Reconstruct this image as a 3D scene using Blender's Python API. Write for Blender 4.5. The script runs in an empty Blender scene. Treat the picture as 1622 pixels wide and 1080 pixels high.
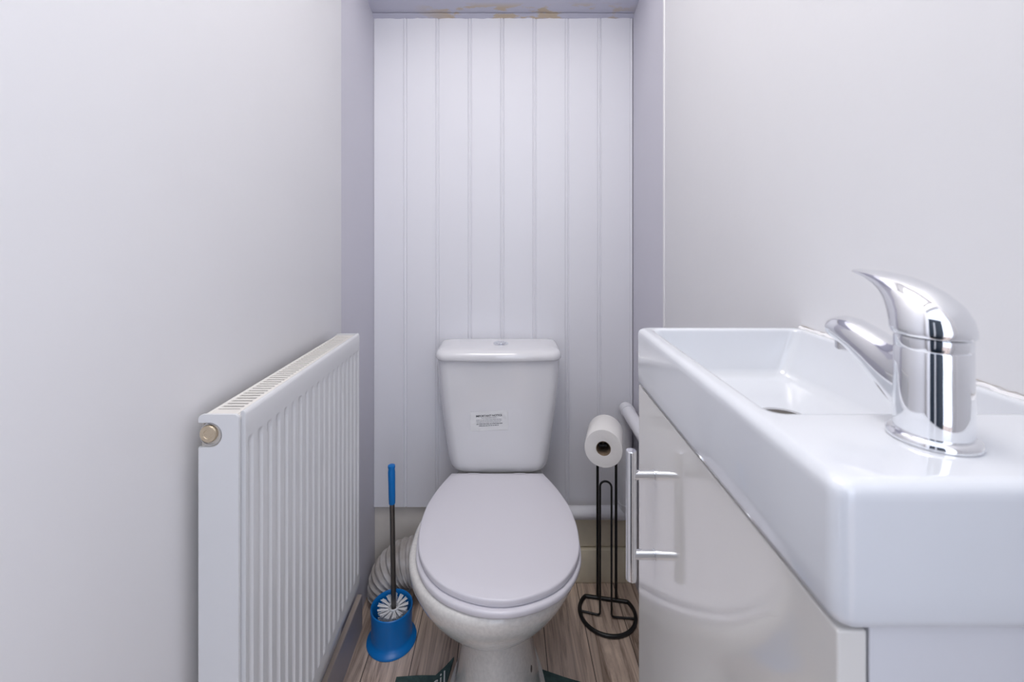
import bpy, bmesh, math, random
from mathutils import Vector, Matrix, Euler
random.seed(7)
PI = math.pi
S = bpy.context.scene
COL = S.collection

# ------------------------------------------------------------------ camera
CAMH = 1.10
cam_d = bpy.data.cameras.new('camera')
cam = bpy.data.objects.new('camera', cam_d); COL.objects.link(cam)
cam.location = (0, 0, CAMH); cam.rotation_euler = (PI/2, 0, 0)
cam_d.sensor_width = 36.0
cam_d.lens = 696/1622*36
cam_d.shift_x = 11/1622
cam_d.shift_y = -170/1622
cam_d.clip_start = 0.01
cam_d.dof.use_dof = True
cam_d.dof.focus_distance = 1.15
cam_d.dof.aperture_fstop = 9.0
S.camera = cam

# ------------------------------------------------------------------ world, lights, exposure
S.view_settings.view_transform = 'Standard'
S.view_settings.look = 'None'
S.view_settings.gamma = 1.0
S.view_settings.use_curve_mapping = False
S.view_settings.exposure = 0.0
w = bpy.data.worlds.new('world'); S.world = w; w.use_nodes = True
bg = w.node_tree.nodes['Background']
bg.inputs['Color'].default_value = (0.79, 0.85, 1.0, 1)
bg.inputs['Strength'].default_value = 2.05

def area(name, loc, rot, size, energy, color, size_y=None):
    d = bpy.data.lights.new(name, 'AREA'); d.energy = energy; d.color = color
    d.shape = 'RECTANGLE' if size_y else 'DISK'
    d.size = size
    if size_y: d.size_y = size_y
    o = bpy.data.objects.new(name, d); o.location = loc; o.rotation_euler = rot
    COL.objects.link(o); return o
area('ceiling_panel_light', (-0.12, 0.42, 2.585), (0, 0, 0), 0.50, 9.6, (1.0, 0.975, 0.955), 0.82)  # added fill, imitates flash bounced off the ceiling
area('hall_daylight', (0.30, -1.35, 1.55), (math.radians(84), 0, 0), 0.9, 2.6, (0.86, 0.91, 1.0), 1.1)

# ------------------------------------------------------------------ materials
def mat(name, color, rough=0.5, metal=0.0, coat=0.0, spec=0.5, bump=0.0, bscale=40.0, var=0.0, vscale=3.0, var_color=None):
    m = bpy.data.materials.new(name); m.use_nodes = True
    nt = m.node_tree; b = nt.nodes['Principled BSDF']
    b.inputs['Base Color'].default_value = (*color, 1)
    b.inputs['Roughness'].default_value = rough
    b.inputs['Metallic'].default_value = metal
    b.inputs['Coat Weight'].default_value = coat
    b.inputs['Coat Roughness'].default_value = 0.05
    b.inputs['Specular IOR Level'].default_value = spec
    tc = nt.nodes.new('ShaderNodeTexCoord')
    if bump > 0:
        n = nt.nodes.new('ShaderNodeTexNoise'); n.inputs['Scale'].default_value = bscale
        n.inputs['Detail'].default_value = 4
        nt.links.new(tc.outputs['Object'], n.inputs['Vector'])
        bp = nt.nodes.new('ShaderNodeBump'); bp.inputs['Strength'].default_value = bump
        bp.inputs['Distance'].default_value = 0.002
        nt.links.new(n.outputs['Fac'], bp.inputs['Height'])
        nt.links.new(bp.outputs['Normal'], b.inputs['Normal'])
    if var > 0:
        n2 = nt.nodes.new('ShaderNodeTexNoise'); n2.inputs['Scale'].default_value = vscale
        n2.inputs['Detail'].default_value = 5
        nt.links.new(tc.outputs['Object'], n2.inputs['Vector'])
        r = nt.nodes.new('ShaderNodeValToRGB')
        r.color_ramp.elements[0].position = 0.35; r.color_ramp.elements[1].position = 0.65
        vc = var_color or tuple(c*(1-var) for c in color)
        r.color_ramp.elements[0].color = (*color, 1)
        r.color_ramp.elements[1].color = (*vc, 1)
        nt.links.new(n2.outputs['Fac'], r.inputs['Fac'])
        nt.links.new(r.outputs['Color'], b.inputs['Base Color'])
    return m

M = {}
M['wall'] = mat('wall_paint', (0.865, 0.86, 0.875), 0.55, bump=0.12, bscale=60, var=0.025, vscale=2.5)
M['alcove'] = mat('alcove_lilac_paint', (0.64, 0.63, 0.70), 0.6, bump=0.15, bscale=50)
M['board'] = mat('panel_board_white', (0.80, 0.80, 0.845), 0.35, bump=0.03, bscale=15)
M['plaster'] = mat('bare_plaster', (0.70, 0.66, 0.61), 0.8, bump=0.4, bscale=30, var=0.1, vscale=14)
M['beige'] = mat('cream_board_paint', (0.90, 0.82, 0.64), 0.6, bump=0.3, bscale=25, var=0.15, vscale=10)
M['skirt'] = mat('skirting_gloss_shaded', (0.36, 0.34, 0.37), 0.35, bump=0.1)  # grey includes the shade and floor reflection on the face
M['skirt_top'] = mat('skirting_worn_top', (0.50, 0.42, 0.36), 0.6, bump=0.3)
M['rad'] = mat('radiator_enamel', (0.71, 0.715, 0.73), 0.32, coat=0.1)
M['rad_top'] = mat('radiator_enamel_yellowed', (0.78, 0.75, 0.71), 0.4)
M['cavity'] = mat('radiator_cavity', (0.52, 0.48, 0.43), 0.8)
M['ceramic'] = mat('ceramic_white', (0.79, 0.785, 0.805), 0.12, coat=0.5)
M['ceramic_dusty'] = mat('ceramic_pan', (0.78, 0.76, 0.73), 0.14, coat=0.5, bump=0.12, bscale=140, var=0.10, vscale=150)
M['basin'] = mat('basin_ceramic', (0.745, 0.765, 0.805), 0.10, coat=0.6)
M['seat'] = mat('seat_plastic', (0.73, 0.71, 0.76), 0.30)
M['door'] = mat('gloss_door_cream', (0.76, 0.74, 0.71), 0.08, coat=0.6)
M['carcass'] = mat('carcass_white', (0.70, 0.705, 0.745), 0.35)
M['gap'] = mat('dark_gap', (0.10, 0.09, 0.08), 0.8)
M['chrome'] = mat('chrome', (0.86, 0.87, 0.89), 0.06, metal=1.0)
M['satin'] = mat('satin_chrome', (0.72, 0.72, 0.73), 0.22, metal=1.0)
M['brass'] = mat('brass_plug', (0.66, 0.56, 0.42), 0.38, metal=0.9, bump=0.3, bscale=300)
M['blue'] = mat('blue_plastic', (0.001, 0.185, 0.58), 0.34, bump=0.03)
M['steel_dark'] = mat('dark_steel_tube', (0.20, 0.19, 0.18), 0.28, metal=0.9)
M['bristle'] = mat('bristle_white', (0.80, 0.81, 0.83), 0.5)
M['black'] = mat('black_wire', (0.006, 0.006, 0.007), 0.38)
M['paper'] = mat('tissue_paper', (0.86, 0.84, 0.82), 0.95, bump=0.3, bscale=120)
M['card'] = mat('cardboard_core', (0.26, 0.19, 0.13), 0.9)
M['pvc'] = mat('pvc_pipe_white', (0.76, 0.76, 0.80), 0.35, bump=0.08, bscale=30)
M['duct'] = mat('duct_grey_white', (0.60, 0.58, 0.57), 0.5, var=0.35, vscale=22, var_color=(0.42, 0.38, 0.35))
M['mat'] = mat('mat_green', (0.07, 0.125, 0.118), 0.95, bump=0.8, bscale=260, var=0.3, vscale=60)
M['ink'] = mat('print_ink', (0.10, 0.10, 0.12), 0.8)
M['ink2'] = mat('print_ink_pale', (0.30, 0.30, 0.33), 0.8)
M['label'] = mat('sticker_white', (0.82, 0.82, 0.82), 0.5)
M['letters'] = mat('mat_lettering', (0.70, 0.72, 0.70), 0.9)
M['silicone'] = mat('old_sealant', (0.86, 0.85, 0.86), 0.5, bump=0.6, bscale=80)
M['crack'] = mat('sealant_crack', (0.45, 0.40, 0.35), 0.9)
M['reflection_dark'] = mat('dark_reflection_paint', (0.012, 0.022, 0.035), 0.35)  # for the unseen door added to darken the chrome reflections
M['lamp'] = mat('lamp_glass', (0.9, 0.9, 0.88), 0.4)  # glowing face of the added ceiling panel
lb = M['lamp'].node_tree.nodes['Principled BSDF']
lb.inputs['Emission Color'].default_value = (1, 0.95, 0.9, 1); lb.inputs['Emission Strength'].default_value = 0.6

# ceiling of the alcove: lilac paint with flaked-off buff patches next to the boards
def stained():
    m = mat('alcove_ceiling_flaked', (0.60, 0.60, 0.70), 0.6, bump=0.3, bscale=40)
    nt = m.node_tree; b = nt.nodes['Principled BSDF']
    tc = nt.nodes.new('ShaderNodeTexCoord')
    mp = nt.nodes.new('ShaderNodeMapping'); mp.inputs['Scale'].default_value = (9, 26, 9)
    mp.inputs['Location'].default_value = (1.7, 0.4, 0)
    n = nt.nodes.new('ShaderNodeTexNoise'); n.inputs['Scale'].default_value = 1.0; n.inputs['Detail'].default_value = 8
    n.inputs['Roughness'].default_value = 0.62
    nt.links.new(tc.outputs['Object'], mp.inputs['Vector']); nt.links.new(mp.outputs['Vector'], n.inputs['Vector'])
    r = nt.nodes.new('ShaderNodeValToRGB')
    r.color_ramp.elements[0].position = 0.495; r.color_ramp.elements[1].position = 0.54
    # limit to a band
    sep = nt.nodes.new('ShaderNodeSeparateXYZ'); nt.links.new(tc.outputs['Object'], sep.inputs['Vector'])
    g = nt.nodes.new('ShaderNodeMapRange'); g.inputs['From Min'].default_value = 1.345; g.inputs['From Max'].default_value = 1.365
    nt.links.new(sep.outputs['Y'], g.inputs['Value'])
    ax = nt.nodes.new('ShaderNodeMath'); ax.operation = 'ABSOLUTE'; 
    sub = nt.nodes.new('ShaderNodeMath'); sub.operation = 'SUBTRACT'; sub.inputs[1].default_value = 0.07
    nt.links.new(sep.outputs['X'], sub.inputs[0]); nt.links.new(sub.outputs[0], ax.inputs[0])
    gx = nt.nodes.new('ShaderNodeMapRange'); gx.inputs['From Min'].default_value = 0.36; gx.inputs['From Max'].default_value = 0.24
    nt.links.new(ax.outputs[0], gx.inputs['Value'])
    mu = nt.nodes.new('ShaderNodeMath'); mu.operation = 'MULTIPLY'
    mu2 = nt.nodes.new('ShaderNodeMath'); mu2.operation = 'MULTIPLY'
    nt.links.new(n.outputs['Fac'], r.inputs['Fac'])
    nt.links.new(r.outputs['Color'], mu.inputs[0]); nt.links.new(g.outputs[0], mu.inputs[1])
    nt.links.new(mu.outputs[0], mu2.inputs[0]); nt.links.new(gx.outputs[0], mu2.inputs[1])
    mx = nt.nodes.new('ShaderNodeMix'); mx.data_type = 'RGBA'
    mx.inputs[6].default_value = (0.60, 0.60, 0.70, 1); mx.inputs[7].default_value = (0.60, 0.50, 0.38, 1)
    nt.links.new(mu2.outputs[0], mx.inputs[0]); nt.links.new(mx.outputs[2], b.inputs['Base Color'])
    return m
M['ceil_alcove'] = stained()

def wood():
    m = mat('grey_brown_wood_planks', (0.3, 0.25, 0.22), 0.42)
    nt = m.node_tree; b = nt.nodes['Principled BSDF']; L = nt.links
    tc = nt.nodes.new('ShaderNodeTexCoord')
    sep = nt.nodes.new('ShaderNodeSeparateXYZ'); L.new(tc.outputs['Object'], sep.inputs[0])
    def math_(op, a, v):
        n = nt.nodes.new('ShaderNodeMath'); n.operation = op
        L.new(a, n.inputs[0])
        if isinstance(v, (int, float)): n.inputs[1].default_value = v
        elif v is not None: L.new(v, n.inputs[1])
        return n.outputs[0]
    u = math_('DIVIDE', math_('SUBTRACT', sep.outputs['X'], 0.107-1.16), 0.116)
    idx = math_('FLOOR', u, None); fr = math_('FRACT', u, None)
    # plank offsets
    mp = nt.nodes.new('ShaderNodeCombineXYZ')
    L.new(math_('MULTIPLY', sep.outputs['X'], 42.0), mp.inputs['X'])
    L.new(math_('ADD', math_('MULTIPLY', sep.outputs['Y'], 3.0), math_('MULTIPLY', idx, 7.3)), mp.inputs['Y'])
    L.new(math_('MULTIPLY', idx, 3.1), mp.inputs['Z'])
    n1 = nt.nodes.new('ShaderNodeTexNoise'); n1.inputs['Scale'].default_value = 1.0
    n1.inputs['Detail'].default_value = 7; n1.inputs['Roughness'].default_value = 0.68
    n1.inputs['Distortion'].default_value = 0.9
    L.new(mp.outputs[0], n1.inputs['Vector'])
    r = nt.nodes.new('ShaderNodeValToRGB'); e = r.color_ramp.elements
    e[0].position = 0.33; e[0].color = (0.17, 0.118, 0.092, 1)
    e[1].position = 0.70; e[1].color = (0.86, 0.72, 0.61, 1)
    k = e.new(0.5); k.color = (0.55, 0.44, 0.37, 1)
    L.new(n1.outputs['Fac'], r.inputs['Fac'])
    wn = nt.nodes.new('ShaderNodeTexWhiteNoise'); wn.noise_dimensions = '1D'; L.new(idx, wn.inputs['W'])
    val = math_('ADD', math_('MULTIPLY', wn.outputs['Value'], 0.45), 0.78)
    hs = nt.nodes.new('ShaderNodeHueSaturation'); L.new(val, hs.inputs['Value']); L.new(r.outputs[0], hs.inputs['Color'])
    hs.inputs['Saturation'].default_value = 1.12
    # joints
    edge = math_('LESS_THAN', fr, 0.018)
    mx = nt.nodes.new('ShaderNodeMix'); mx.data_type = 'RGBA'
    L.new(edge, mx.inputs[0]); L.new(hs.outputs[0], mx.inputs[6]); mx.inputs[7].default_value = (0.07, 0.05, 0.04, 1)
    L.new(mx.outputs[2], b.inputs['Base Color'])
    bp = nt.nodes.new('ShaderNodeBump'); bp.inputs['Strength'].default_value = 0.35; bp.inputs['Distance'].default_value = 0.001
    L.new(n1.outputs['Fac'], bp.inputs['Height']); L.new(bp.outputs[0], b.inputs['Normal'])
    return m
M['floor'] = wood()

# ------------------------------------------------------------------ helpers
def empty(name, loc, label, cat, group=None, rz=0):
    o = bpy.data.objects.new(name, None); COL.objects.link(o)
    o.location = loc; o.rotation_euler = (0, 0, rz); o.empty_display_size = 0.05
    o['label'] = label; o['category'] = cat
    if group: o['group'] = group
    return o
def obj(name, bm, material, parent=None, smooth=True, angle=35, loc=None):
    bmesh.ops.remove_doubles(bm, verts=bm.verts, dist=1e-6)
    bmesh.ops.recalc_face_normals(bm, faces=bm.faces)
    me = bpy.data.meshes.new(name); bm.to_mesh(me); bm.free()
    mats = material if isinstance(material, (list, tuple)) else [material]
    for q in mats: me.materials.append(q)
    if smooth:
        me.polygons.foreach_set('use_smooth', [True]*len(me.polygons))
        me.set_sharp_from_angle(angle=math.radians(angle))
    o = bpy.data.objects.new(name, me); COL.objects.link(o)
    if parent:
        o.parent = parent
        # geometry is written in world coordinates; keep it there
        mw = Matrix.LocRotScale(parent_world(parent)[0], parent_world(parent)[1], None)
        o.matrix_parent_inverse = mw.inverted()
    return o
def parent_world(p):
    if p.type == 'EMPTY': return p.location.copy(), p.rotation_euler.copy()
    return Vector((0, 0, 0)), Euler((0, 0, 0))
def tag(o, label, cat, group=None):
    o['label'] = label; o['category'] = cat
    if group: o['group'] = group
    return o
def struct(name, bm, material, **k):
    o = obj(name, bm, material, **k); o['kind'] = 'structure'; return o
def box(bm, x0, x1, y0, y1, z0, z1, bev=0.0, seg=2, mi=0):
    vs = [bm.verts.new((x, y, z)) for z in (z0, z1) for y in (y0, y1) for x in (x0, x1)]
    idx = [(0,2,3,1), (4,5,7,6), (0,1,5,4), (2,6,7,3), (0,4,6,2), (1,3,7,5)]
    fs = [bm.faces.new([vs[i] for i in f]) for f in idx]
    for f in fs: f.material_index = mi
    if bev > 0:
        es = list({e for f in fs for e in f.edges})
        bmesh.ops.bevel(bm, geom=es, offset=bev, segments=seg, profile=0.5, affect='EDGES')
    return bm
def loft(bm, rings, cap0=True, cap1=True, closed=True, mi=0):
    vr = [[bm.verts.new(p) for p in r] for r in rings]
    n = len(vr[0])
    for a, b in zip(vr, vr[1:]):
        for i in range(n if closed else n-1):
            j = (i+1) % n
            f = bm.faces.new((a[i], a[j], b[j], b[i])); f.material_index = mi
    if cap0: bm.faces.new(list(reversed(vr[0]))).material_index = mi
    if cap1: bm.faces.new(vr[-1]).material_index = mi
    return bm
def lathe(bm, prof, c=(0, 0, 0), n=48, cap0=True, cap1=True):
    rings = [[(c[0]+r*math.cos(2*PI*i/n), c[1]+r*math.sin(2*PI*i/n), c[2]+z) for i in range(n)] for r, z in prof]
    return loft(bm, rings, cap0, cap1)
def tube(bm, pts, r, n=16, cap=True):
    pts = [Vector(p) for p in pts]
    rr = r if isinstance(r, (list, tuple)) else [r]*len(pts)
    rings = []; up = None
    for i, p in enumerate(pts):
        if i == 0: t = pts[1]-p
        elif i == len(pts)-1: t = p-pts[i-1]
        else: t = (pts[i+1]-p).normalized()+(p-pts[i-1]).normalized()
        t.normalize()
        if up is None:
            a = Vector((0, 0, 1)) if abs(t.z) < 0.9 else Vector((1, 0, 0))
            up = (a-t*a.dot(t)).normalized()
        else:
            up = (up-t*up.dot(t)).normalized()
        s = t.cross(up)
        rings.append([p+(up*math.cos(2*PI*k/n)+s*math.sin(2*PI*k/n))*rr[i] for k in range(n)])
    return loft(bm, rings, cap, cap)
def arc(c, r, a0, a1, n, u, v):
    c, u, v = Vector(c), Vector(u), Vector(v)
    return [c+(u*math.cos(a0+(a1-a0)*i/n)+v*math.sin(a0+(a1-a0)*i/n))*r for i in range(n+1)]
def fillet(pts, r, n=6):
    pts = [Vector(p) for p in pts]; out = [pts[0]]
    for a, b, c in zip(pts, pts[1:], pts[2:]):
        u = (a-b).normalized(); v = (c-b).normalized()
        rr = min(r, (a-b).length*0.49, (c-b).length*0.49)
        p0 = b+u*rr; p1 = b+v*rr
        for i in range(n+1):
            t = i/n
            out.append(p0*(1-t)**2+b*2*t*(1-t)+p1*t*t)
    out.append(pts[-1]); return out
def spline(keys, t):          # monotone-ish smooth interpolation through (x, y) keys
    if t <= keys[0][0]: return keys[0][1]
    for i in range(len(keys)-1):
        x0, y0 = keys[i]; x1, y1 = keys[i+1]
        if t <= x1:
            m0 = (y1-keys[i-1][1])/(x1-keys[i-1][0]) if i > 0 else (y1-y0)/(x1-x0)
            m1 = (keys[i+2][1]-y0)/(keys[i+2][0]-x0) if i+2 < len(keys) else (y1-y0)/(x1-x0)
            h = x1-x0; s = (t-x0)/h
            return ((2*s**3-3*s**2+1)*y0+(s**3-2*s**2+s)*h*m0+(-2*s**3+3*s**2)*y1+(s**3-s**2)*h*m1)
    return keys[-1][1]
def text_mesh(body, size, material, parent, matrix, name, extrude=0.0001, shear=0, align='CENTER', bold=0.0):
    cu = bpy.data.curves.new(name, 'FONT'); cu.body = body; cu.size = size; cu.extrude = extrude
    cu.shear = shear; cu.align_x = align; cu.offset = bold
    t = bpy.data.objects.new(name+'_tmp', cu); COL.objects.link(t)
    bpy.context.view_layer.update()
    dg = bpy.context.evaluated_depsgraph_get()
    me = bpy.data.meshes.new_from_object(t.evaluated_get(dg))
    bpy.data.objects.remove(t); me.transform(matrix); me.name = name
    me.materials.clear(); me.materials.append(material)
    o = bpy.data.objects.new(name, me); COL.objects.link(o)
    if parent:
        o.parent = parent
        l, r = parent_world(parent)
        o.matrix_parent_inverse = Matrix.LocRotScale(l, r, None).inverted()
    return o
def root_of(o):
    while o.parent: o = o.parent
    return o

# ------------------------------------------------------------------ setting
XL, XR = -0.4185, 0.408        # alcove side walls
WL, WR = -0.4125, 0.402        # room walls, a skim proud of the alcove
YE = 1.108                     # where the room walls end and the alcove starts
YB = 1.40                      # face of the boards
ZC = 1.794                     # alcove ceiling
YD = -0.10                     # doorway wall behind the camera
box_ = lambda *a, **k: box(bmesh.new(), *a, **k)
struct('floor', box_(-1.3, 1.3, -2.2, 1.5, -0.05, 0.0), M['floor'])
struct('wall_left', box_(WL-0.10, WL, YD, YE, 0, 2.64, bev=0.0015), M['wall'])
struct('wall_right', box_(WR, WR+0.10, YD, YE+0.006, 0, 2.64, bev=0.0025), M['wall'])
struct('wall_alcove_left', box_(XL-0.10, XL, YE, 1.50, 0, 2.64), M['alcove'])
struct('wall_alcove_right', box_(XR, XR+0.10, YE+0.006, 1.50, 0, 2.64), M['alcove'])
bm = bmesh.new()
slope = [(1.45, ZC), (1.385, ZC+0.002), (1.36, ZC+0.009), (1.30, ZC+0.032), (1.20, ZC+0.085), (YE, ZC+0.135)]
loft(bm, [[(x, y, z) for y, z in slope]+[(x, YE, ZC+0.24), (x, 1.45, ZC+0.24)] for x in (XL, XR)])
struct('ceiling_alcove', bm, M['ceil_alcove'])
bm = box_(XL-0.1, XR+0.1, YE, YE+0.10, ZC+0.2401, 2.64); struct('wall_header', bm, M['wall'])
struct('ceiling', box_(-0.52, 0.52, YD-0.1, YE+0.1, 2.64, 2.70), M['wall'])
# doorway wall behind the camera, and the dim hall outside it
bm = bmesh.new()
box(bm, -0.52, -0.36, YD-0.1, YD, 0, 2.64); box(bm, 0.36, 0.52, YD-0.1, YD, 0, 2.64); box(bm, -0.36, 0.36, YD-0.1, YD, 2.02, 2.64)
struct('wall_doorway', bm, M['wall'])
# boards: tongue and groove profile extruded upwards
bm = bmesh.new()
n_b = 8; wb = (XR-XL)/n_b
prof = [(XL, 1.0)]
pts = []
for k in range(n_b+1):
    x = XL+k*wb
    if k > 0:
        pts += [(x-0.0105, 0), (x-0.0090, 0.0022), (x-0.0075, 0.0004), (x-0.0045, -0.0002), (x-0.0022, 0.0004)]
        pts += [(x-0.0004, 0.0028)] if k < n_b else []
    if k < n_b:
        pts += [(x+0.0010, 0.0028 if k else 0), (x+0.0028, 0)]
zb0, zb1 = 0.229, ZC
rings = [[(x, YB+dy, z) for x, dy in pts]+[(XR, YB+0.012, z), (XL, YB+0.012, z)] for z in (zb0, zb1)]
loft(bm, rings)
struct('wall_back', bm, M['board'], smooth=False)
bm = box_(XL-0.02, XR+0.02, YB+0.012, YB+0.10, 0, 1.90); struct('wall_back_plaster', bm, M['plaster'])
# uneven bead of old paint under the alcove ceiling
bm = bmesh.new()
rng = random.Random(3); rs = []
for i in range(60):
    x = XL+(XR-XL)*i/59; j = rng.uniform(-0.0015, 0.0015)
    rs.append([(x, YB+0.001, ZC-0.009+j), (x, YB-0.006+j, ZC-0.005+j), (x, YB-0.016+j, ZC+0.0005), (x, YB+0.001, ZC+0.0005)])
loft(bm, rs); struct('trim_1', bm, M['ceil_alcove'])
# cream boards and skirting below the panelling, right of the toilet
bm = box_(0.0, XR, YB-0.006, YB+0.014, 0.1075, 0.229, bev=0.002); struct('trim_2', bm, M['beige'])
bm = box_(0.0, XR, YB-0.018, YB+0.014, 0.0, 0.104, bev=0.004); struct('baseboard_back', bm, M['beige'])
# left skirting: glossy face with its shade in the grey, worn top edge
bm = box_(WL, -0.398, YD, 1.225, 0, 0.090); box(bm, WL, -0.3975, YD, 1.225, 0.0902, 0.0955, bev=0.0015, mi=1)
struct('baseboard_left', bm, [M['skirt'], M['skirt_top']])
# corner bead at the right end of the room wall
bm = box_(WR-0.0015, WR+0.004, YE-0.002, YE+0.0085, 0, ZC+0.3, bev=0.0012); struct('trim_3', bm, M['wall'])

# ------------------------------------------------------------------ added ceiling panel, out of frame, standing in for bounced flash
t = empty('added_fill_panel', (-0.12, 0.42, 2.64), "added ceiling fill panel in a slim frame, standing in for bounced flash", 'lamp')
bm = bmesh.new()
for a in ((-0.40, -0.375, -0.03, 0.87), (0.155, 0.18, -0.03, 0.87), (-0.375, 0.155, -0.03, -0.005), (-0.375, 0.155, 0.845, 0.87)): box(bm, a[0], a[1], a[2], a[3], 2.59, 2.64, 0.002)
obj('lamp_frame', bm, M['carcass'], t, smooth=False)
bm = box_(-0.375, 0.155, -0.005, 0.845, 2.595, 2.60); obj('fill_diffuser', bm, M['lamp'], t, smooth=False)
# door frame in the doorway, then a dark door added for the tap's reflections
bm = bmesh.new()
box(bm, -0.36, -0.325, YD-0.11, YD+0.01, 0, 2.02, 0.003); box(bm, 0.325, 0.36, YD-0.11, YD+0.01, 0, 2.02, 0.003)
box(bm, -0.36, 0.36, YD-0.11, YD+0.01, 1.985, 2.02, 0.003)
o = struct('trim_4', bm, M['wall'])
t = empty('reflection_door', (-0.45, -0.72, 0.012), 'dark blue glazed door added behind the camera for its dark reflection', 'door')
bm = bmesh.new(); box(bm, -0.46, -0.06, -0.02, 0.02, 0.012, 1.98); box(bm, 0.02, 0.46, -0.02, 0.02, 0.012, 1.98); box(bm, -0.06, 0.02, -0.02, 0.02, 0.012, 0.25); box(bm, -0.06, 0.02, -0.02, 0.02, 1.75, 1.98)
bm.transform(Matrix.Translation((-0.45, -0.72, 0)) @ Matrix.Rotation(math.radians(-38), 4, 'Z')); obj('reflection_leaf', bm, M['reflection_dark'], t, smooth=False)
bm = box_(-0.06, 0.02, -0.005, 0.005, 0.25, 1.75)
bm.transform(Matrix.Translation((-0.45, -0.72, 0)) @ Matrix.Rotation(math.radians(-38), 4, 'Z')); obj('frosted_pane', bm, M['label'], t, smooth=False)

bm = box_(-0.62, 0.10, -1.20, -0.32, 0.0, 0.010, 0.003); tag(obj('reflection_mat', bm, M['black']), 'black mat added on the hall floor behind the camera for its dark reflection', 'mat')  # unseen, added to put a dark stripe in the handle's reflection

# ------------------------------------------------------------------ radiator
RN, RF = 0.568, 1.030          # near and far end
RB, RFX = -0.395, -0.340       # back and front faces
RZ0, RZ1 = 0.275, 0.866
rad = empty('radiator', ((RB+RFX)/2, (RN+RF)/2, RZ0), 'white ribbed panel radiator on the left wall with a slotted top', 'radiator')
# front panel as a heightfield of vertical flutes
bm = bmesh.new()
ny = 19*12; zs = [RZ0+0.006, RZ0+0.012, RZ0+0.028, RZ0+0.033, RZ0+0.040, RZ0+0.046, RZ1-0.054, RZ1-0.048, RZ1-0.042, RZ1-0.036, RZ1-0.030, RZ1-0.012, RZ1-0.006]
y0, y1 = RN+0.008, RF-0.004; pitch = (y1-y0)/19
def flute(y, z):
    u = ((y-y0)/pitch) % 1.0
    c = abs(u-0.5)*pitch                       # distance from channel centre
    half = 0.0052
    k = max(0.0, 1-(c/half)**4) if c < half else 0.0
    top, bot = RZ1-0.036, RZ0+0.036
    f = 1.0
    if z > top-0.012: f = max(0, min(1, (top-z)/0.012))
    if z < bot+0.012: f = max(0, min(1, (z-bot)/0.012))
    return 0.0042*k*math.sqrt(f)
rows = []
zr = [RZ0+0.006, RZ0+0.02, RZ0+0.034]+[RZ0+0.036+0.012*i/5 for i in range(6)]+[RZ1-0.048+0.012*i/5 for i in range(6)]+[RZ1-0.034, RZ1-0.02, RZ1-0.004]
for z in zr:
    rows.append([(RFX-flute(y0+(y1-y0)*i/ny, z), y0+(y1-y0)*i/ny, z) for i in range(ny+1)])
# wrap: back edge rolls
rows = [[(RFX-0.010, p[1], RZ0+0.0) for p in rows[0]], [(RFX-0.003, p[1], RZ0+0.001) for p in rows[0]]]+rows+[[(RFX-0.0015, p[1], RZ1+0.0005) for p in rows[0]], [(RFX-0.004, p[1], RZ1+0.002) for p in rows[0]], [(RFX-0.0065, p[1], RZ1+0.001) for p in rows[0]], [(RFX-0.008, p[1], RZ1-0.008) for p in rows[0]], [(RFX-0.010, p[1], RZ0+0.0) for p in rows[0]]]
loft(bm, rows, False, False, closed=False)
for yy, ri in ((y0, 0), (y1, ny)):
    vs = [bm.verts.new(r[ri]) for r in rows[:-1]]
    bm.faces.new(vs)
obj('front_panel', bm, M['rad'], rad, angle=50)
# inner panel/back
bm = box_(RB, RFX-0.012, RN+0.004, RF-0.004, RZ0+0.004, RZ1-0.014, 0.001); obj('core', bm, M['cavity'], rad)
bm = box_(RFX-0.013, RFX-0.007, RN+0.003, RF-0.003, RZ0+0.004, RZ1-0.007); obj('channel', bm, M['rad'], rad)
# top grille: rails and slats
bm = bmesh.new()
gx0, gx1 = RB+0.001, RFX-0.012
zt = RZ1-0.003
box(bm, gx0, gx0+0.006, RN+0.002, RF-0.004, zt-0.009, zt, 0.001)
box(bm, gx1-0.007, gx1, RN+0.002, RF-0.004, zt-0.009, zt, 0.001)
box(bm, gx0+0.0055, gx1-0.0065, RN+0.002, RN+0.026, zt-0.0019, zt-0.0004); box(bm, RB, RFX-0.006, RN+0.001, RN+0.024, zt-0.006, zt-0.0016)
box(bm, gx0+0.0055, gx1-0.0065, RF-0.014, RF-0.004, zt-0.0019, zt-0.0004)
y = RN+0.0285
while y < RF-0.015:
    box(bm, gx0+0.005, gx1-0.006, y, y+0.0055, zt-0.0018, zt-0.0003); y += 0.0100
obj('top_grille', bm, M['rad_top'], rad)
# end caps with the notch for the valve
def end_cap(yc, th, notch):
    bm = bmesh.new()
    x0, x1 = RB-0.0015, RFX-0.0045
    P = []
    rr = 0.006
    P += [(x0, RZ0+0.004), (x1, RZ0+0.004)]
    P += [(x1-rr+rr*math.cos(a), RZ1-rr+rr*math.sin(a)) for a in [i*PI/2/6 for i in range(7)]]
    P += [(x0+rr+rr*math.cos(a), RZ1-rr+rr*math.sin(a)) for a in [PI/2+i*PI/2/6 for i in range(7)]]
    if notch:
        nz0, nz1 = 0.8235, 0.8555; nr = (nz1-nz0)/2; ncx = x0+0.0145
        P += [(x0, nz1)]+[(ncx+nr*math.sin(a), (nz0+nz1)/2+nr*math.cos(a)) for a in [i*PI/14 for i in range(15)]]+[(x0, nz0)]
    loft(bm, [[(x, yc, z) for x, z in P], [(x, yc+th, z) for x, z in P]])
    return bm
obj('end_cap', end_cap(RN, 0.004, True), M['rad'], rad, angle=30)
obj('end_cap', end_cap(RF-0.003, 0.003, False), M['rad'], rad, angle=30)
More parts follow.
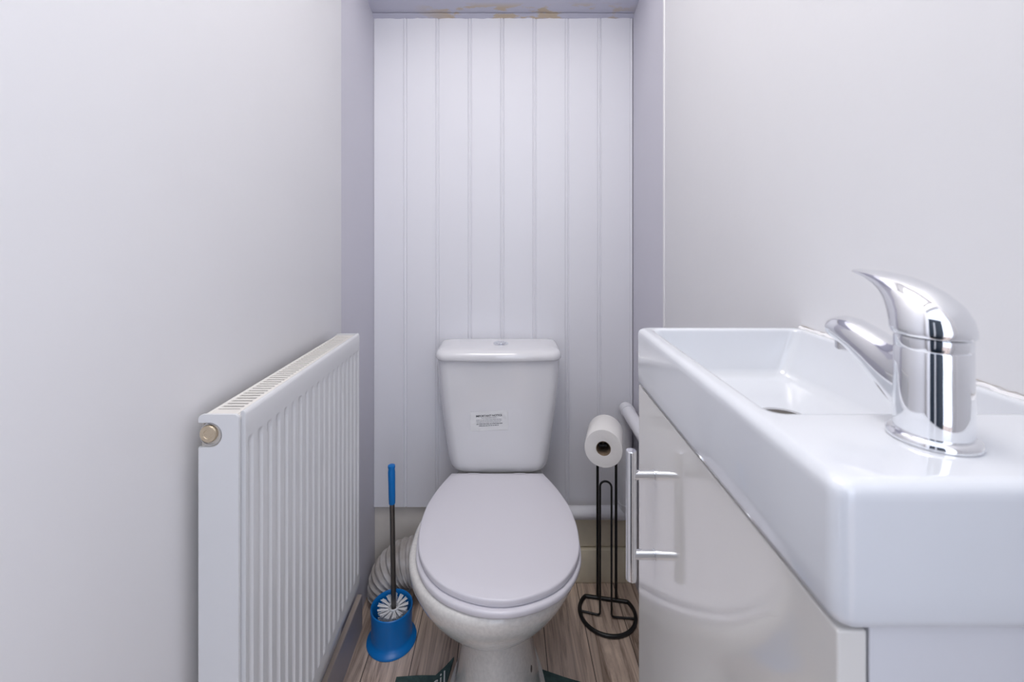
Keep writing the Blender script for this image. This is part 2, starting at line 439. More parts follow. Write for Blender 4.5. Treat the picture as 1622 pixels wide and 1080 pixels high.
# cut-out lining and the brass blanking plug inside it
pl = (RB+0.0105, RN+0.002, 0.8405)
def ylathe(prof, c, n=32, cap0=True, cap1=True):   # axis along -Y (towards the viewer)
    bm = bmesh.new()
    rings = [[(c[0]+r*math.cos(2*PI*i/n), c[1]-z, c[2]+r*math.sin(2*PI*i/n)) for i in range(n)] for r, z in prof]
    loft(bm, rings, cap0, cap1); return bm
sock = obj('valve_socket', ylathe([(0.0150, -0.008), (0.0150, -0.0045), (0.0142, 0.0), (0.0134, 0.0), (0.0130, -0.0045), (0.0130, -0.006)], (RB+0.0125, RN+0.002, 0.8395)), M['satin'], rad)
obj('blanking_plug', ylathe([(0.0112, -0.006), (0.0112, 0.0008), (0.0102, 0.0022), (0.006, 0.0022), (0.0055, 0.0016)], pl), M['brass'], rad)['label'] = 'round brass blanking plug'
for yy in (RN+0.10, RF-0.10):
    bm = box_(WL-0.001, RB+0.004, yy-0.02, yy+0.02, RZ0+0.10, RZ1-0.08, 0.002); obj('wall_bracket', bm, M['rad'], rad)

# ------------------------------------------------------------------ toilet
TX = -0.014
wc = empty('toilet', (TX, 1.15, 0), 'white close coupled toilet with closed lid against the boarded back wall', 'toilet')
def outline(keys, n=80):
    # keys (t 0=back..1=front, halfwidth); returns list of (side*half, t)
    ts = [0.5-0.5*math.cos(PI*i/(n//2)) for i in range(n//2+1)]
    right = [(spline(keys, t), t) for t in ts]
    return right
def egg(front, back, half, cx_front, cx_back, z, flat=0.72, wide=0.60, p=2.15, n=72, tipz=0.0):
    """closed D/egg ring. front/back are Y values (front < back); half = widest half-width."""
    L = back-front; yw = front+L*(1-wide)      # y of the widest point
    ring = []
    for i in range(n):
        a = 2*PI*i/n
        c, s = math.cos(a), math.sin(a)
        if s < 0:    # front half: near-semi-ellipse
            y = yw-(yw-front)*abs(s)**(2/p); x = half*math.copysign(abs(c)**(2/p), c)
        else:        # back half: tapers to a flat end
            t = s
            y = yw+(back-yw)*t**(2/2.6)
            x = half*math.copysign(abs(c)**(2/2.6), c)
        u = (y-front)/L
        # squash of the back: straight end with half-width flat*half
        ring.append((x, y, z, u))
    out = []
    for x, y, zz, u in ring:
        cx = cx_front+(cx_back-cx_front)*u
        out.append((cx+x, y, zz))
    return out
def dring(keys, front, back, z, sc, cxf, cxb, n=44):
    """outline from (u, half) keys; u 0 at the front, 1 at the back (straight)."""
    right = []
    for i in range(n+1):
        u = (1-math.cos(PI*i/n/2))**1.0 if True else i/n
        right.append((u, spline_q(keys, u)*sc))
    pts = []
    for u, h in right: pts.append((cxf+(cxb-cxf)*u+h, front+(back-front)*u, z))
    for u, h in reversed(right[1:]): pts.append((cxf+(cxb-cxf)*u-h, front+(back-front)*u, z))
    return pts
def spline_q(keys, u):
    # half-width behaves like sqrt near the front: interpolate in sqrt(u)
    k = [(math.sqrt(a), b) for a, b in keys]
    return spline(k, math.sqrt(max(u, 0)))
LID = [(0.0, 0.0), (0.02, 0.053), (0.07, 0.101), (0.125, 0.130), (0.20, 0.154), (0.30, 0.173), (0.41, 0.181), (0.52, 0.183), (0.66, 0.178), (0.80, 0.163), (0.90, 0.148), (1.0, 0.130)]
# pan
rf, rb = 0.803, 1.375
PANK = [(0.0, 0.0), (0.02, 0.060), (0.06, 0.104), (0.12, 0.140), (0.20, 0.168), (0.28, 0.183), (0.36, 0.187), (0.46, 0.186), (0.58, 0.172), (0.70, 0.150), (0.82, 0.130), (1.0, 0.115)]
bm = bmesh.new()
secs = [ # z, scale, front, back, cxf, cxb
 (0.000, 0.62, 0.860, 1.290), (0.010, 0.615, 0.862, 1.290), (0.014, 0.56, 0.872, 1.285), (0.10, 0.47, 0.898, 1.26), (0.18, 0.40, 0.914, 1.25),
 (0.235, 0.38, 0.925, 1.25), (0.256, 0.40, 0.920, 1.26), (0.263, 0.46, 0.902, 1.28), (0.272, 0.57, 0.877, 1.30), (0.286, 0.68, 0.856, 1.32), (0.300, 0.765, 0.842, 1.34), (0.322, 0.865, 0.825, 1.36),
 (0.345, 0.94, 0.812, 1.375), (0.365, 0.985, 0.804, 1.38), (0.380, 1.0, 0.802, 1.38), (0.389, 0.998, 0.803, 1.38), (0.3935, 0.985, 0.807, 1.378), (0.395, 0.96, 0.813, 1.375)]
rings = [dring(PANK, f, b, z, s*1.02, -0.030 if z > 0.27 else -0.024, -0.012) for z, s, f, b in secs]
loft(bm, rings)
obj('pan', bm, M['ceramic_dusty'], wc, angle=50)
# screw hole in the foot of the pan
from mathutils.bvhtree import BVHTree
pan = [o for o in wc.children if o.name.startswith('pan')][0]
bv = BVHTree.FromPolygons([v.co for v in pan.data.vertices], [p.vertices for p in pan.data.polygons])
hp, hn, _, _ = bv.ray_cast(Vector((0.4, 0.985, 0.125)), Vector((-1, 0, 0)))
bm = bmesh.new(); tube(bm, [hp-hn*0.001, hp+hn*0.0004], 0.0062, 16)
obj('fixing_hole', bm, M['gap'], wc)['label'] = 'dark screw hole in the side of the pan foot'
# seat and lid
def slab(keys, front, back, z0, z1, sc, cxf, cxb, rnd=0.004, dome=0.0, n=44):
    bm = bmesh.new(); R = []
    def ring(z, inset):
        return dring([(u, h) for u, h in keys], front+inset, back-inset*0.5, z, sc*(1-inset/0.18), cxf, cxb, n)
    R.append(ring(z0, rnd)); R.append(ring(z0+rnd*0.4, rnd*0.25)); R.append(ring(z0+rnd, 0))
    R.append(ring(z1-rnd, 0)); R.append(ring(z1-rnd*0.35, rnd*0.25)); R.append(ring(z1-rnd*0.02, rnd*0.9))
    if dome: R.append(ring(z1+dome*0.6, 0.03)); R.append(ring(z1+dome, 0.07))
    loft(bm, R); return bm
seat = obj('seat', slab(LID, 0.800, 1.228, 0.3955, 0.4095, 1.005, -0.010, -0.022, 0.004), M['seat'], wc, angle=60)
lid = obj('seat_lid', slab(LID, 0.8085, 1.238, 0.4105, 0.4255, 0.992, -0.009, -0.022, 0.0035, 0.0012), M['seat'], wc, angle=60)
for sx in (-0.075, 0.055):
    bm = bmesh.new(); tube(bm, [(TX+sx-0.016, 1.247, 0.413), (TX+sx+0.016, 1.247, 0.413)], 0.007, 14)
    box(bm, TX+sx-0.012, TX+sx+0.012, 1.236, 1.262, 0.395, 0.412, 0.002); obj('hinge', bm, M['seat'], wc)
# cistern body
def rrect(cx, hw, yf, yb, z, r, bow=0.006, n=10):
    """rounded rectangle ring; front face bowed towards the viewer"""
    P = []
    for (sx, sy, a0) in ((1, 1, 0), (-1, 1, PI/2), (-1, -1, PI), (1, -1, 1.5*PI)):
        rr = r if sy < 0 else r*0.4
        ccx = cx+sx*(hw-rr); ccy = (yb-rr) if sy > 0 else (yf+rr)
        for i in range(n+1):
            a = a0+PI/2*i/n
            P.append([ccx+rr*math.cos(a), ccy+rr*math.sin(a), z])
        if sy < 0 and sx < 0:
            for i in range(1, 12):
                P.append([cx-(hw-r)+2*(hw-r)*i/12, yf, z])
    for p in P:
        if p[1] < (yf+yb)/2:
            u = (p[0]-cx)/hw; p[1] -= bow*(1-u*u)
    return [tuple(p) for p in P]
CX = -0.019
cz0, cz1 = 0.4105, 0.738
bm = bmesh.new(); R = []
for dz in (0.0, 0.002, 0.006, 0.012, 0.022, 0.035, 0.06, 0.10, 0.14, 0.20, 0.25, 0.29, 0.3275):
    hw = spline([(0, 0.124), (0.002, 0.1285), (0.006, 0.1335), (0.012, 0.1385), (0.022, 0.1435), (0.035, 0.1470), (0.10, 0.156), (0.20, 0.168), (0.29, 0.1765), (0.3275, 0.1780)], dz)
    yf = 1.262-0.010*dz/0.319+max(0, 0.012-dz)*0.9
    R.append(rrect(CX, hw, yf, 1.392, cz0+dz, 0.035))
loft(bm, R); cis = obj('cistern', bm, M['ceramic'], wc, angle=55)
bm = bmesh.new(); R = []
for z, i in ((0.7385, 0.004), (0.7395, 0.001), (0.743, -0.001), (0.752, -0.0012), (0.758, 0.001), (0.763, 0.005), (0.766, 0.012), (0.768, 0.026), (0.7692, 0.05)):
    R.append(rrect(CX, 0.1805-i, 1.243+i, 1.397-i*0.3, z, 0.034, 0.008))
loft(bm, R); cl = obj('cistern_lid', bm, M['ceramic'], wc, angle=60)
fb = bmesh.new(); lathe(fb, [(0.0225, 0), (0.0225, 0.003), (0.0205, 0.0048), (0.0175, 0.005), (0.0165, 0.0035), (0.0155, 0.0035), (0.0150, 0.0062), (0.011, 0.0072), (0.004, 0.0075)], (CX+0.006, 1.318, 0.7685))
f1 = obj('flush_button', fb, M['chrome'], wc); f1['label'] = 'chrome flush button'
# notice sticker on the cistern front
th = math.radians(3.0)
sc_ = bmesh.new(); R = []
def cfront(x, z):            # y of the bowed cistern face
    dz = z-cz0; hw = spline([(0, 0.124), (0.035, 0.1470), (0.10, 0.156), (0.20, 0.168), (0.3275, 0.1780)], dz)
    u = (x-CX)/hw
    return 1.262-0.010*dz/0.319-0.006*(1-u*u)
sxc, szc = -0.045, 0.567
sc0 = (sxc, szc)
def st(u, v, off):           # sticker coordinates (m) -> world
    x = sxc+u*math.cos(th)-v*math.sin(th); z = szc+u*math.sin(th)+v*math.cos(th)
    return (x, cfront(x, z)-off, z)
grid = [[st(-0.054+0.108*i/12, -0.028+0.056*j/2, 0.0005) for i in range(13)] for j in range(3)]
loft(sc_, grid, False, False, closed=False)
loft(sc_, [[st(-0.054+0.108*i/12, -0.028+0.056*j/2, 0.0002) for i in range(13)] for j in range(3)], False, False, closed=False)
sticker = obj('notice_sticker', sc_, M['label'], wc, smooth=False); sticker['label'] = 'white notice sticker with rows of small print'
MT = Matrix.Translation((sxc, cfront(sxc, szc)-0.0012, szc)) @ Matrix.Rotation(-th, 4, 'Y') @ Matrix.Rotation(PI/2, 4, 'X')
def wrap_text(o):
    for v in o.data.vertices:
        v.co.y = cfront(v.co.x, v.co.z)-0.0008
hd = text_mesh('IMPORTANT NOTICE', 0.0078, M['ink'], sticker, MT @ Matrix.Translation((0, 0.0125, 0)), 'notice_heading', bold=0.0002)
wrap_text(hd)
sb = bmesh.new(); rr_ = random.Random(5)
def dash_row(v, u0, u1, h, bmx):
    u = u0
    while u < u1:
        L = rr_.uniform(0.004, 0.011); e = min(u+L, u1)
        p = [st(u, v, 0.0008), st(e, v, 0.0008), st(e, v+h, 0.0008), st(u, v+h, 0.0008)]
        bmx.faces.new([bmx.verts.new(q) for q in p]); u = e+0.0012
for v, a, b in ((0.0085, -0.022, 0.022), (0.0035, -0.037, 0.037), (-0.0003, -0.037, 0.035), (-0.0042, -0.036, 0.032)):
    dash_row(v, a, b, 0.0010, sb)
obj('small_print', sb, M['ink2'], sticker, smooth=False)
sb = bmesh.new(); dash_row(-0.0090, -0.037, 0.037, 0.0017, sb); dash_row(-0.0140, -0.030, 0.026, 0.0017, sb)
obj('bold_print', sb, M['ink'], sticker, smooth=False)

# ------------------------------------------------------------------ toilet mat on the floor
tm = empty('toilet_mat', (-0.02, 0.95, 0.0), 'dark green contour mat around the toilet foot with white script', 'mat')
def inside(x, y): return False
P = [(-0.275, 0.80), (-0.268, 1.084), (-0.215, 1.088), (-0.172, 1.088), (-0.150, 1.112), (-0.132, 1.136), (-0.146, 1.05), (-0.146, 0.90), (-0.125, 0.850), (-0.02, 0.838), (0.080, 0.850), (0.100, 0.90), (0.100, 1.05), (0.090, 1.104), (0.145, 1.084), (0.24, 1.055), (0.245, 0.80), (0.20, 0.70), (-0.22, 0.70)]
bm = bmesh.new(); rg = [[(x, y, z) for x, y in P] for z in (0.0005, 0.007)]
loft(bm, rg); rug = obj('pile', bm, M['mat'], tm, smooth=False)
MT = Matrix.Translation((-0.168, 1.052, 0.0072)) @ Matrix.Rotation(math.radians(33), 4, 'Z')
text_mesh('usil', 0.044, M['letters'], tm, MT, 'script', extrude=0.0006, shear=0.5, align='CENTER')

# ------------------------------------------------------------------ toilet brush holder and brush
bx, by = -0.3075, 1.193
bm = bmesh.new()
lathe(bm, [(0.0650, 0.0), (0.0665, 0.0025), (0.0655, 0.006), (0.0610, 0.0095), (0.0560, 0.012), (0.0535, 0.0155), (0.0530, 0.022), (0.0545, 0.070), (0.0560, 0.087), (0.0555, 0.0920), (0.0535, 0.0935), (0.0515, 0.0915), (0.0495, 0.082), (0.0475, 0.030), (0.0450, 0.015)], (bx, by, 0), n=64)
tag(obj('brush_holder', bm, M['blue']), 'blue plastic toilet brush pot on the floor left of the toilet', 'toilet brush holder')
br = empty('toilet_brush', (bx, by, 0.017), 'toilet brush with blue grip and dark steel shaft standing in the blue pot', 'toilet brush')
A = Vector((bx+0.006, by-0.002, 0.075)); B = Vector((bx-0.004, by+0.012, 0.467))
ax = (B-A).normalized()
bm = bmesh.new(); tube(bm, [A-ax*0.03, A+ax*0.30], 0.0068, 20); obj('shaft', bm, M['steel_dark'], br)
bm = bmesh.new()
L0 = (B-A).length; s0 = L0-0.105
tube(bm, [A+ax*(s0+d) for d in (0, 0.002, 0.03, 0.06, 0.085, 0.090, 0.093, 0.0985, 0.103, 0.105)], [0.0082, 0.0088, 0.0092, 0.0094, 0.0098, 0.0092, 0.0088, 0.0100, 0.0096, 0.006], 24)
obj('grip', bm, M['blue'], br)
bm = bmesh.new()
rr2 = random.Random(11)
tube(bm, [(bx+0.006, by-0.002, 0.020), (bx+0.006, by-0.002, 0.086)], 0.0095, 16)
for ring_i in range(9):
    z = 0.026+ring_i*0.0068
    for k in range(46):
        a = 2*PI*k/46+ring_i*0.07+rr2.uniform(-0.03, 0.03)
        R1 = 0.040+rr2.uniform(-0.004, 0.002)
        if int(k/3.8) % 2 == 0 and ring_i > 6: R1 -= 0.004
        p0 = Vector((bx+0.006+0.008*math.cos(a), by-0.002+0.008*math.sin(a), z))
        p1 = Vector((bx+0.003+R1*math.cos(a), by+R1*math.sin(a), z+rr2.uniform(0.000, 0.006)))
        tube(bm, [p0, p1], [0.0010, 0.0008], 4)
obj('bristles', bm, M['bristle'], br)
bm = bmesh.new()
for k in range(13):
    a = 2*PI*k/13+0.2
    for da in (-0.10, -0.05, 0, 0.05, 0.10):
        p0 = Vector((bx+0.006+0.010*math.cos(a+da), by-0.002+0.010*math.sin(a+da), 0.0865))
        p1 = Vector((bx+0.003+0.041*math.cos(a+da*1.2), by+0.041*math.sin(a+da*1.2), 0.0905+rr2.uniform(-0.002, 0.002)))
        tube(bm, [p0, p1], [0.0013, 0.0011], 5)
tube(bm, arc((bx+0.006, by-0.002, 0.090), 0.013, 0, 2*PI, 24, (1, 0, 0), (0, 1, 0)), 0.0022, 8)
obj('bristle_tufts', bm, M['bristle'], br)

# ------------------------------------------------------------------ corrugated waste hose left behind the toilet
hy = 1.326; hz = 0.114
path = [(-0.10, hy, hz), (-0.15, hy, hz), (-0.20, hy, hz+0.001), (-0.262, hy, hz+0.001)]
path += [(-0.262-0.086*math.sin(a)**0.95, hy, hz-0.080*(1-math.cos(a))) for a in [PI/2*k/16 for k in range(1, 17)]]
path += [(-0.348, hy, hz-0.088), (-0.348, hy, hz-0.096)]
# resample finely and modulate the radius
fine = []; V = [Vector(p) for p in path]
dist = [0]
for a, b in zip(V, V[1:]): dist.append(dist[-1]+(b-a).length)
N = 300; rad_ = []
for i in range(N+1):
    d = dist[-1]*i/N
    for k in range(len(V)-1):
        if dist[k+1] >= d-1e-9:
            t = (d-dist[k])/(dist[k+1]-dist[k]); fine.append(V[k].lerp(V[k+1], t)); break
    ph = (d/0.0135) % 1.0
    rad_.append(0.0610+0.0046*math.sin(2*PI*ph))
bm = bmesh.new(); tube(bm, fine, rad_, 40)
tag(obj('corrugated_hose', bm, M['duct'], angle=60), 'greyish white corrugated waste hose bending to the floor left of the toilet', 'hose')
lp = V[-1]
bm = bmesh.new(); lathe(bm, [(0.052, 0.0), (0.052, max(0.006, lp.z))], (lp.x, lp.y, 0.0)); tag(obj('pipe_collar', bm, M['pvc']), 'pale pipe stub in the floor under the corrugated hose', 'pipe')

# ------------------------------------------------------------------ white waste pipe on the back wall, right
wp = empty('waste_pipe', (0.36, 1.365, 0.235), 'white plastic waste pipe along the back wall beside the vanity', 'pipe')
pr = 0.0195; px, py, pz = 0.373, 1.362, 0.236; pzt = 0.560
bm = bmesh.new(); tube(bm, [(0.05, py, pz), (px-0.02, py, pz)], pr, 28); obj('floor_run', bm, M['pvc'], wp)
bm = bmesh.new(); tube(bm, fillet([(px-0.032, py, pz), (px, py, pz), (px, py, pz+0.032)], 0.022, 8), pr+0.0025, 28); obj('elbow', bm, M['pvc'], wp)
bm = bmesh.new(); tube(bm, [(px, py, pz+0.02), (px, py, pzt-0.02)], pr, 28); obj('riser', bm, M['pvc'], wp)
bm = bmesh.new(); tube(bm, fillet([(px, py, pzt-0.036), (px, py, pzt), (px, py-0.036, pzt)], 0.026, 8), pr+0.0025, 28); obj('elbow', bm, M['pvc'], wp)
bm = bmesh.new(); tube(bm, [(px, py-0.02, pzt), (px, 0.6055, pzt-0.02)], pr, 28); obj('branch', bm, M['pvc'], wp)

# ------------------------------------------------------------------ toilet roll stand
rc = Vector((0.2965, 1.275, 0))
rst = empty('toilet_roll_stand', (rc.x, rc.y, 0), 'black wire toilet roll stand on the floor beside the vanity', 'toilet roll stand')
wr = 0.0042
yawr = math.radians(-10)
def rp(x, y, z): # local -> world
    c, s = math.cos(yawr), math.sin(yawr)
    return Vector((rc.x+c*x-s*y, rc.y+s*x+c*y, z))
# D-shaped foot ring
ring = []
R0 = 0.079; a_cut = math.radians(52)
for i in range(49):
    a = PI/2+a_cut+(2*PI-2*a_cut)*i/48
    ring.append(rp(R0*math.cos(a), R0*math.sin(a)*0.97-0.004, wr+0.001))
pts = ring+[ring[0]]
bm = bmesh.new()
cl_pts = fillet([ring[1]]+[ring[0], ring[-1], ring[-2]], 0.010, 5)
full = ring[1:-1]+[p for p in fillet([ring[-2], ring[-1], ring[0], ring[1]], 0.01, 5)]
tube(bm, full, 0.0053, 12); obj('foot_ring', bm, M['black'], rst)
ybk = (R0*math.cos(a_cut))*0.97-0.004
bm = bmesh.new()     # spare roll hoop standing on the ring
hoop_w = 0.016
pa = [rp(-0.078, -0.012, wr+0.001), rp(-0.021, -0.018, wr+0.001), rp(-0.021, -0.018, 0.375)]
top = [rp(-0.021+hoop_w-hoop_w*math.cos(a), -0.018, 0.375+hoop_w*math.sin(a)) for a in [PI*i/12 for i in range(1, 12)]]
pb = [rp(-0.021+2*hoop_w, -0.018, 0.375), rp(-0.021+2*hoop_w, -0.018, wr+0.001), rp(0.077, -0.012, wr+0.001)]
tube(bm, fillet(pa, 0.010, 5)+top+fillet(pb, 0.010, 5), 0.0029, 12); obj('spare_roll_hoop', bm, M['black'], rst)
# two long uprights bending forward to carry the roll
ax_r = Vector((-0.27, -0.96, 0)).normalized()
rollc0 = Vector((0.2575, 1.150, 0.537)); 
rollc1 = rollc0-ax_r*0.100
for sx in (-0.026, 0.028):
    bm = bmesh.new()
    b0 = rp(sx, ybk, wr+0.001); h = 0.540
    p_top = Vector((b0.x, b0.y, h))
    q = Vector((rollc1.x+(0.008 if sx > 0 else -0.008), rollc1.y, h))
    e = Vector((rollc0.x+(0.007 if sx > 0 else -0.007), rollc0.y+0.012, h))
    tube(bm, fillet([b0, p_top, q, e], 0.012, 6), 0.0040, 12); obj('upright', bm, M['black'], rst)
bm = bmesh.new(); e0 = Vector((rollc0.x-0.007, rollc0.y+0.012, h)); e1 = Vector((rollc0.x+0.007, rollc0.y+0.012, h)); tube(bm, [e0, e1], 0.0040, 12); obj('crossbar', bm, M['black'], rst)

# toilet roll
rl = empty('toilet_roll', tuple(rollc1), 'white toilet roll hanging on the black wire stand', 'toilet roll')
def roll(prof, n=56, sq=0.0):
    bm = bmesh.new(); u = Vector((0, 0, 1)); s = ax_r.cross(u).normalized(); rings = []
    for r, t in prof:
        rings.append([])
        for k in range(n):
            a = 2*PI*k/n
            rx = r*(1+sq*math.cos(2*a+0.5)+sq*0.4*math.cos(3*a))
            rings[-1].append(rollc1+ax_r*t+(u*math.cos(a)+s*math.sin(a))*rx)
    return bm, rings
bm, rg = roll([(0.0195, 0.0), (0.0485, 0.0), (0.0497, 0.002), (0.0497, 0.098), (0.0485, 0.100), (0.0300, 0.1005), (0.0195, 0.0998), (0.0190, 0.098), (0.0190, 0.002), (0.0195, 0.0)], sq=0.012)
loft(bm, rg, False, False); obj('paper', bm, M['paper'], rl, angle=50)
bm, rg = roll([(0.0188, 0.0005), (0.0188, 0.0992), (0.0178, 0.0992), (0.0178, 0.0005), (0.0188, 0.0005)], sq=0.012)
loft(bm, rg, False, False); obj('cardboard_core', bm, M['card'], rl)
for o in rl.children: o.location.z -= 0.0085*0   # roll rides on the wires

# ------------------------------------------------------------------ vanity cabinet and basin
BT = CAMH-0.1276               # basin top height
VF0, VF1 = 0.170, 0.1805       # front X at near / far end
VN, VFAR = 0.2245, 0.604
ang = math.atan2(VF1-VF0, VFAR-VN)
def vx(y, off=0): return VF0+(VF1-VF0)*(y-VN)/(VFAR-VN)+off
def shear_bm(bm):              # follow the slight angle of the unit against the wall on its front side only
    for v in bm.verts:
        wgt = max(0.0, min(1.0, (WR-v.co.x)/(WR-VF0)))
        v.co.x += (VF1-VF0)*(v.co.y-VN)/(VFAR-VN)*wgt
    return bm
van = empty('vanity_cabinet', (0.29, 0.415, 0.0), 'cream gloss vanity cabinet under the white basin on the right wall', 'cabinet')
BB = BT-0.0770                 # basin underside
x0 = VF0+0.001
bm = bmesh.new()
box(bm, x0+0.0195, WR-0.001, VN+0.0055, VN+0.020, 0.0, BB-0.0005, 0.0006)
box(bm, x0+0.0195, WR-0.001, VFAR-0.018, VFAR-0.002, 0.0, BB-0.0005, 0.0006)
box(bm, x0+0.0195, WR-0.001, VN+0.020, VFAR-0.018, 0.09, 0.105)
box(bm, x0+0.05, WR-0.005, VN+0.020, VFAR-0.018, BB-0.02, BB-0.006)
box(bm, x0+0.04, x0+0.055, VN+0.020, VFAR-0.018, 0.0, 0.09)
obj('carcass', shear_bm(bm), M['carcass'], van, smooth=False)
bm = box_(x0+0.0022, x0+0.0175, VN+0.0045, VFAR-0.001, 0.10, BB-0.0025, 0.0010)
door = obj('door', shear_bm(bm), M['door'], van, smooth=False)
hy_ = 0.531; hx_ = 0.1525
hz0, hz1 = CAMH-(918-370)*hy_/696, CAMH-(713-370)*hy_/696
bm = bmesh.new(); tube(bm, [(hx_, hy_, hz0), (hx_, hy_, hz0+0.0008), (hx_, hy_, hz1-0.0008), (hx_, hy_, hz1)], [0.0056, 0.0062, 0.0062, 0.0056], 28)
hb = obj('handle', bm, M['chrome'], door); hb['label'] = 'chrome bar handle'
for yy in (752, 878):
    z = CAMH-(yy-370)*hy_/696
    bm = bmesh.new(); tube(bm, [(hx_+0.003, hy_, z), (vx(hy_)+0.0042, hy_, z)], 0.0054, 20); tube(bm, [(vx(hy_)+0.0012, hy_, z), (vx(hy_)+0.0042, hy_, z)], 0.0060, 20)
    obj('handle_post', bm, M['chrome'], door)

# basin: outer shell and sunken bowl as one mesh
bas = empty('basin', (0.29, 0.415, BB), 'white rectangular ceramic basin with a sunken bowl on the vanity cabinet', 'basin')
def rr2d(xa, xb, ya, yb, z, r, n=6):
    P = []
    for cx, cy, a0 in ((xb-r, yb-r, 0), (xa+r, yb-r, PI/2), (xa+r, ya+r, PI), (xb-r, ya+r, 1.5*PI)):
        for i in range(n+1):
            a = a0+PI/2*i/n; P.append((cx+r*math.cos(a), cy+r*math.sin(a), z))
    return P
bx0, bx1, by0, by1 = VF0, WR-0.0015, VN, VFAR
bm = bmesh.new(); R = []
R.append(rr2d(bx0+0.012, bx1-0.008, by0+0.012, by1-0.008, BB, 0.010))
R.append(rr2d(bx0+0.0040, bx1-0.003, by0+0.0040, by1-0.004, BB+0.0002, 0.009))
R.append(rr2d(bx0+0.0015, bx1-0.001, by0+0.0015, by1-0.001, BB+0.0022, 0.0095))
R.append(rr2d(bx0+0.0005, bx1, by0+0.0005, by1, BB+0.0065, 0.0100))
R.append(rr2d(bx0, bx1, by0, by1, BB+0.020, 0.0100))
R.append(rr2d(bx0, bx1, by0, by1, BT-0.010, 0.0100))
for k in range(1, 7):
    a = PI/2*k/6; q = 0.0080*(1-math.cos(a)); zz = BT-0.0080+0.0080*math.sin(a)
    R.append(rr2d(bx0+q, bx1-q*0.5, by0+q, by1-q, zz, 0.0100))
# bowl
ix0, ix1, iy0, iy1 = bx0+0.019, bx1-0.010, 0.3150, by1-0.014
R.append(rr2d(ix0-0.006, ix1+0.004, iy0-0.006, iy1+0.003, BT-0.0002, 0.014))
for k in range(1, 5):
    a = PI/2*k/4; q = 0.005*math.sin(a); zz = BT-0.0055*(1-math.cos(a))
    R.append(rr2d(ix0-0.005+q, ix1+0.003-q*0.8, iy0-0.005+q, iy1+0.002-q*0.8, zz, 0.013))
R.append(rr2d(ix0+0.012, ix1-0.022, iy0+0.014, iy1-0.010, BT-0.050, 0.014))
R.append(rr2d(ix0+0.016, ix1-0.027, iy0+0.020, iy1-0.014, BT-0.0575, 0.016))
R.append(rr2d(ix0+0.026, ix1-0.038, iy0+0.034, iy1-0.028, BT-0.0605, 0.020))
R.append(rr2d(ix0+0.060, ix1-0.065, iy0+0.085, iy1-0.075, BT-0.0620, 0.020))
loft(bm, R); bo = obj('bowl_shell', shear_bm(bm), M['basin'], bas, angle=50)
dc = (0.287, 0.452, BT-0.0620)
bm = bmesh.new(); lathe(bm, [(0.0250, 0.0), (0.0250, 0.0012), (0.0215, 0.0022), (0.0195, 0.0015), (0.0190, -0.0005)], dc)
dr = obj('drain', bm, M['satin'], bas); dr['label'] = 'metal drain ring in the bowl'
bm = bmesh.new(); lathe(bm, [(0.018, 0.0), (0.0185, 0.0012)], dc); obj('drain_hole', bm, M['gap'], dr)
# sealant line between basin and wall
bm = bmesh.new(); rngs = random.Random(9); pts = []; rads = []
y = VN
while y < VFAR-0.005:
    pts.append((WR-0.0015+rngs.uniform(-0.0006, 0.0006), y, BT-0.001+rngs.uniform(-0.001, 0.0012))); rads.append(0.0032+rngs.uniform(-0.0008, 0.0010)); y += 0.006
tube(bm, pts, rads, 10); obj('sealant', bm, M['silicone'], bas)['label'] = 'uneven white sealant bead along the wall'
bm = bmesh.new(); pts = [(WR-0.0008, p[1], BT+0.0022+rngs.uniform(-0.0005, 0.0012)) for p in pts]
tube(bm, pts, [rngs.uniform(0.0001, 0.0005) for _ in pts], 6); obj('crack_line', bm, M['crack'], bas)['label'] = 'thin dark crack above the sealant'

# ------------------------------------------------------------------ mixer tap
tx, ty = 0.2655, 0.273
tap = empty('mixer_tap', (tx, ty, BT), 'chrome single lever mixer tap on the near end of the basin', 'tap')
bm = bmesh.new(); lathe(bm, [(0.0205, 0.0), (0.0224, 0.0004), (0.0226, 0.0022), (0.0218, 0.0040), (0.0200, 0.0052), (0.0180, 0.0056)], (tx, ty, BT), 64); obj('base_ring', bm, M['chrome'], tap)
def ell(cx, cy, cz, rx, rt, tilt, n=40, p=2.0):
    """ellipse ring whose normal leans from +Z towards +Y by tilt; rt is the in-plane radius in the Y/Z direction"""
    d = Vector((0, math.cos(tilt), -math.sin(tilt))); P = []
    for k in range(n):
        a = 2*PI*k/n; c, s = math.cos(a), math.sin(a)
        P.append(Vector((cx, cy, cz))+Vector((1, 0, 0))*rx*math.copysign(abs(c)**(2/p), c)+d*rt*math.copysign(abs(s)**(2/p), s))
    return P
body = bmesh.new()
lathe(body, [(0.0186, 0.0050), (0.0190, 0.0062), (0.0189, 0.020), (0.0185, 0.040), (0.0184, 0.0560), (0.0181, 0.0567)], (tx, ty, BT), 64)
b_o = obj('body', body, M['chrome'], tap, angle=50)
bm = bmesh.new(); lathe(bm, [(0.0179, 0.0567), (0.0184, 0.0575), (0.0185, 0.0635), (0.0180, 0.0642)], (tx, ty, BT), 64); obj('collar', bm, M['chrome'], tap)
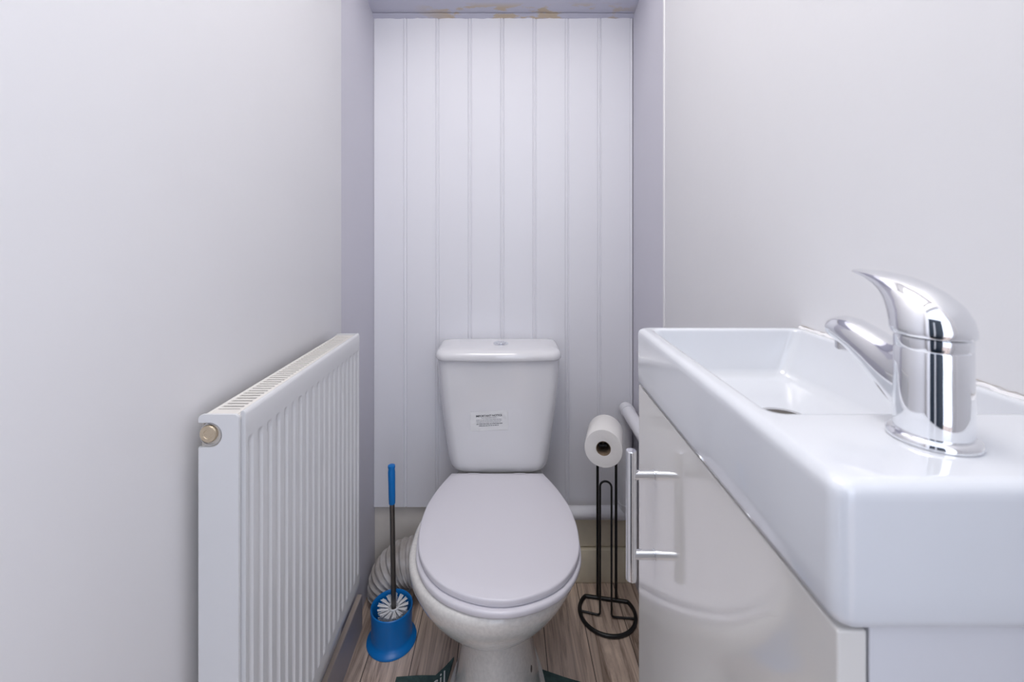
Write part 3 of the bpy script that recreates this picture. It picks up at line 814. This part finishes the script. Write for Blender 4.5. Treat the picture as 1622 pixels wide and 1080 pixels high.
# spout
bm = bmesh.new(); R = []
sp = [ # y, z, rx, rz, tilt of section
 (0.000, 0.0315, 0.0150, 0.0260, 90), (0.010, 0.0320, 0.0152, 0.0250, 88), (0.018, 0.0335, 0.0150, 0.0222, 84), (0.027, 0.0372, 0.0144, 0.0182, 76),
 (0.038, 0.0428, 0.0137, 0.0145, 68), (0.050, 0.0482, 0.0133, 0.0126, 68), (0.062, 0.0522, 0.0130, 0.0114, 78), (0.070, 0.0532, 0.0126, 0.0104, 92), (0.0755, 0.0525, 0.0115, 0.0088, 106), (0.0790, 0.0512, 0.0092, 0.0064, 116), (0.0808, 0.0504, 0.0050, 0.0034, 120)]
for y, z, rx, rz, tl in sp: R.append(ell(tx, ty+y, BT+z, rx, rz, math.radians(tl), 40, 2.2))
loft(bm, R); spo = obj('spout', bm, M['chrome'], tap, angle=60)
bm = bmesh.new(); lathe(bm, [(0.0088, 0.0485), (0.0088, 0.0392), (0.0080, 0.0384), (0.0068, 0.0384), (0.0066, 0.0400)], (tx, ty+0.0665, BT), 32); obj('aerator', bm, M['satin'], spo)
# lever with dome
bm = bmesh.new(); R = []
lv = [(0.000, 0.0650, 0.0193, 0.0193, 0), (0.000, 0.0655, 0.0199, 0.0199, 0), (0.0005, 0.0690, 0.0202, 0.0202, 2), (0.0018, 0.0735, 0.0198, 0.0200, 8), (0.0050, 0.0790, 0.0186, 0.0184, 18), (0.0105, 0.0840, 0.0168, 0.0152, 32),
 (0.0165, 0.0885, 0.0150, 0.0115, 46), (0.0235, 0.0925, 0.0134, 0.0082, 60), (0.0310, 0.0955, 0.0121, 0.0055, 70), (0.0395, 0.0980, 0.0108, 0.0036, 79), (0.0480, 0.0993, 0.0094, 0.0024, 84), (0.0545, 0.0998, 0.0074, 0.0017, 88), (0.0565, 0.0998, 0.0045, 0.0010, 90)]
for y, z, rx, rt, tl in lv: R.append(ell(tx, ty+y, BT+z, rx, rt, math.radians(tl), 48))
loft(bm, R); obj('lever', bm, M['chrome'], tap, angle=60)

for o in list(bpy.data.objects):
    if o.parent and 'category' in o: del o['category']
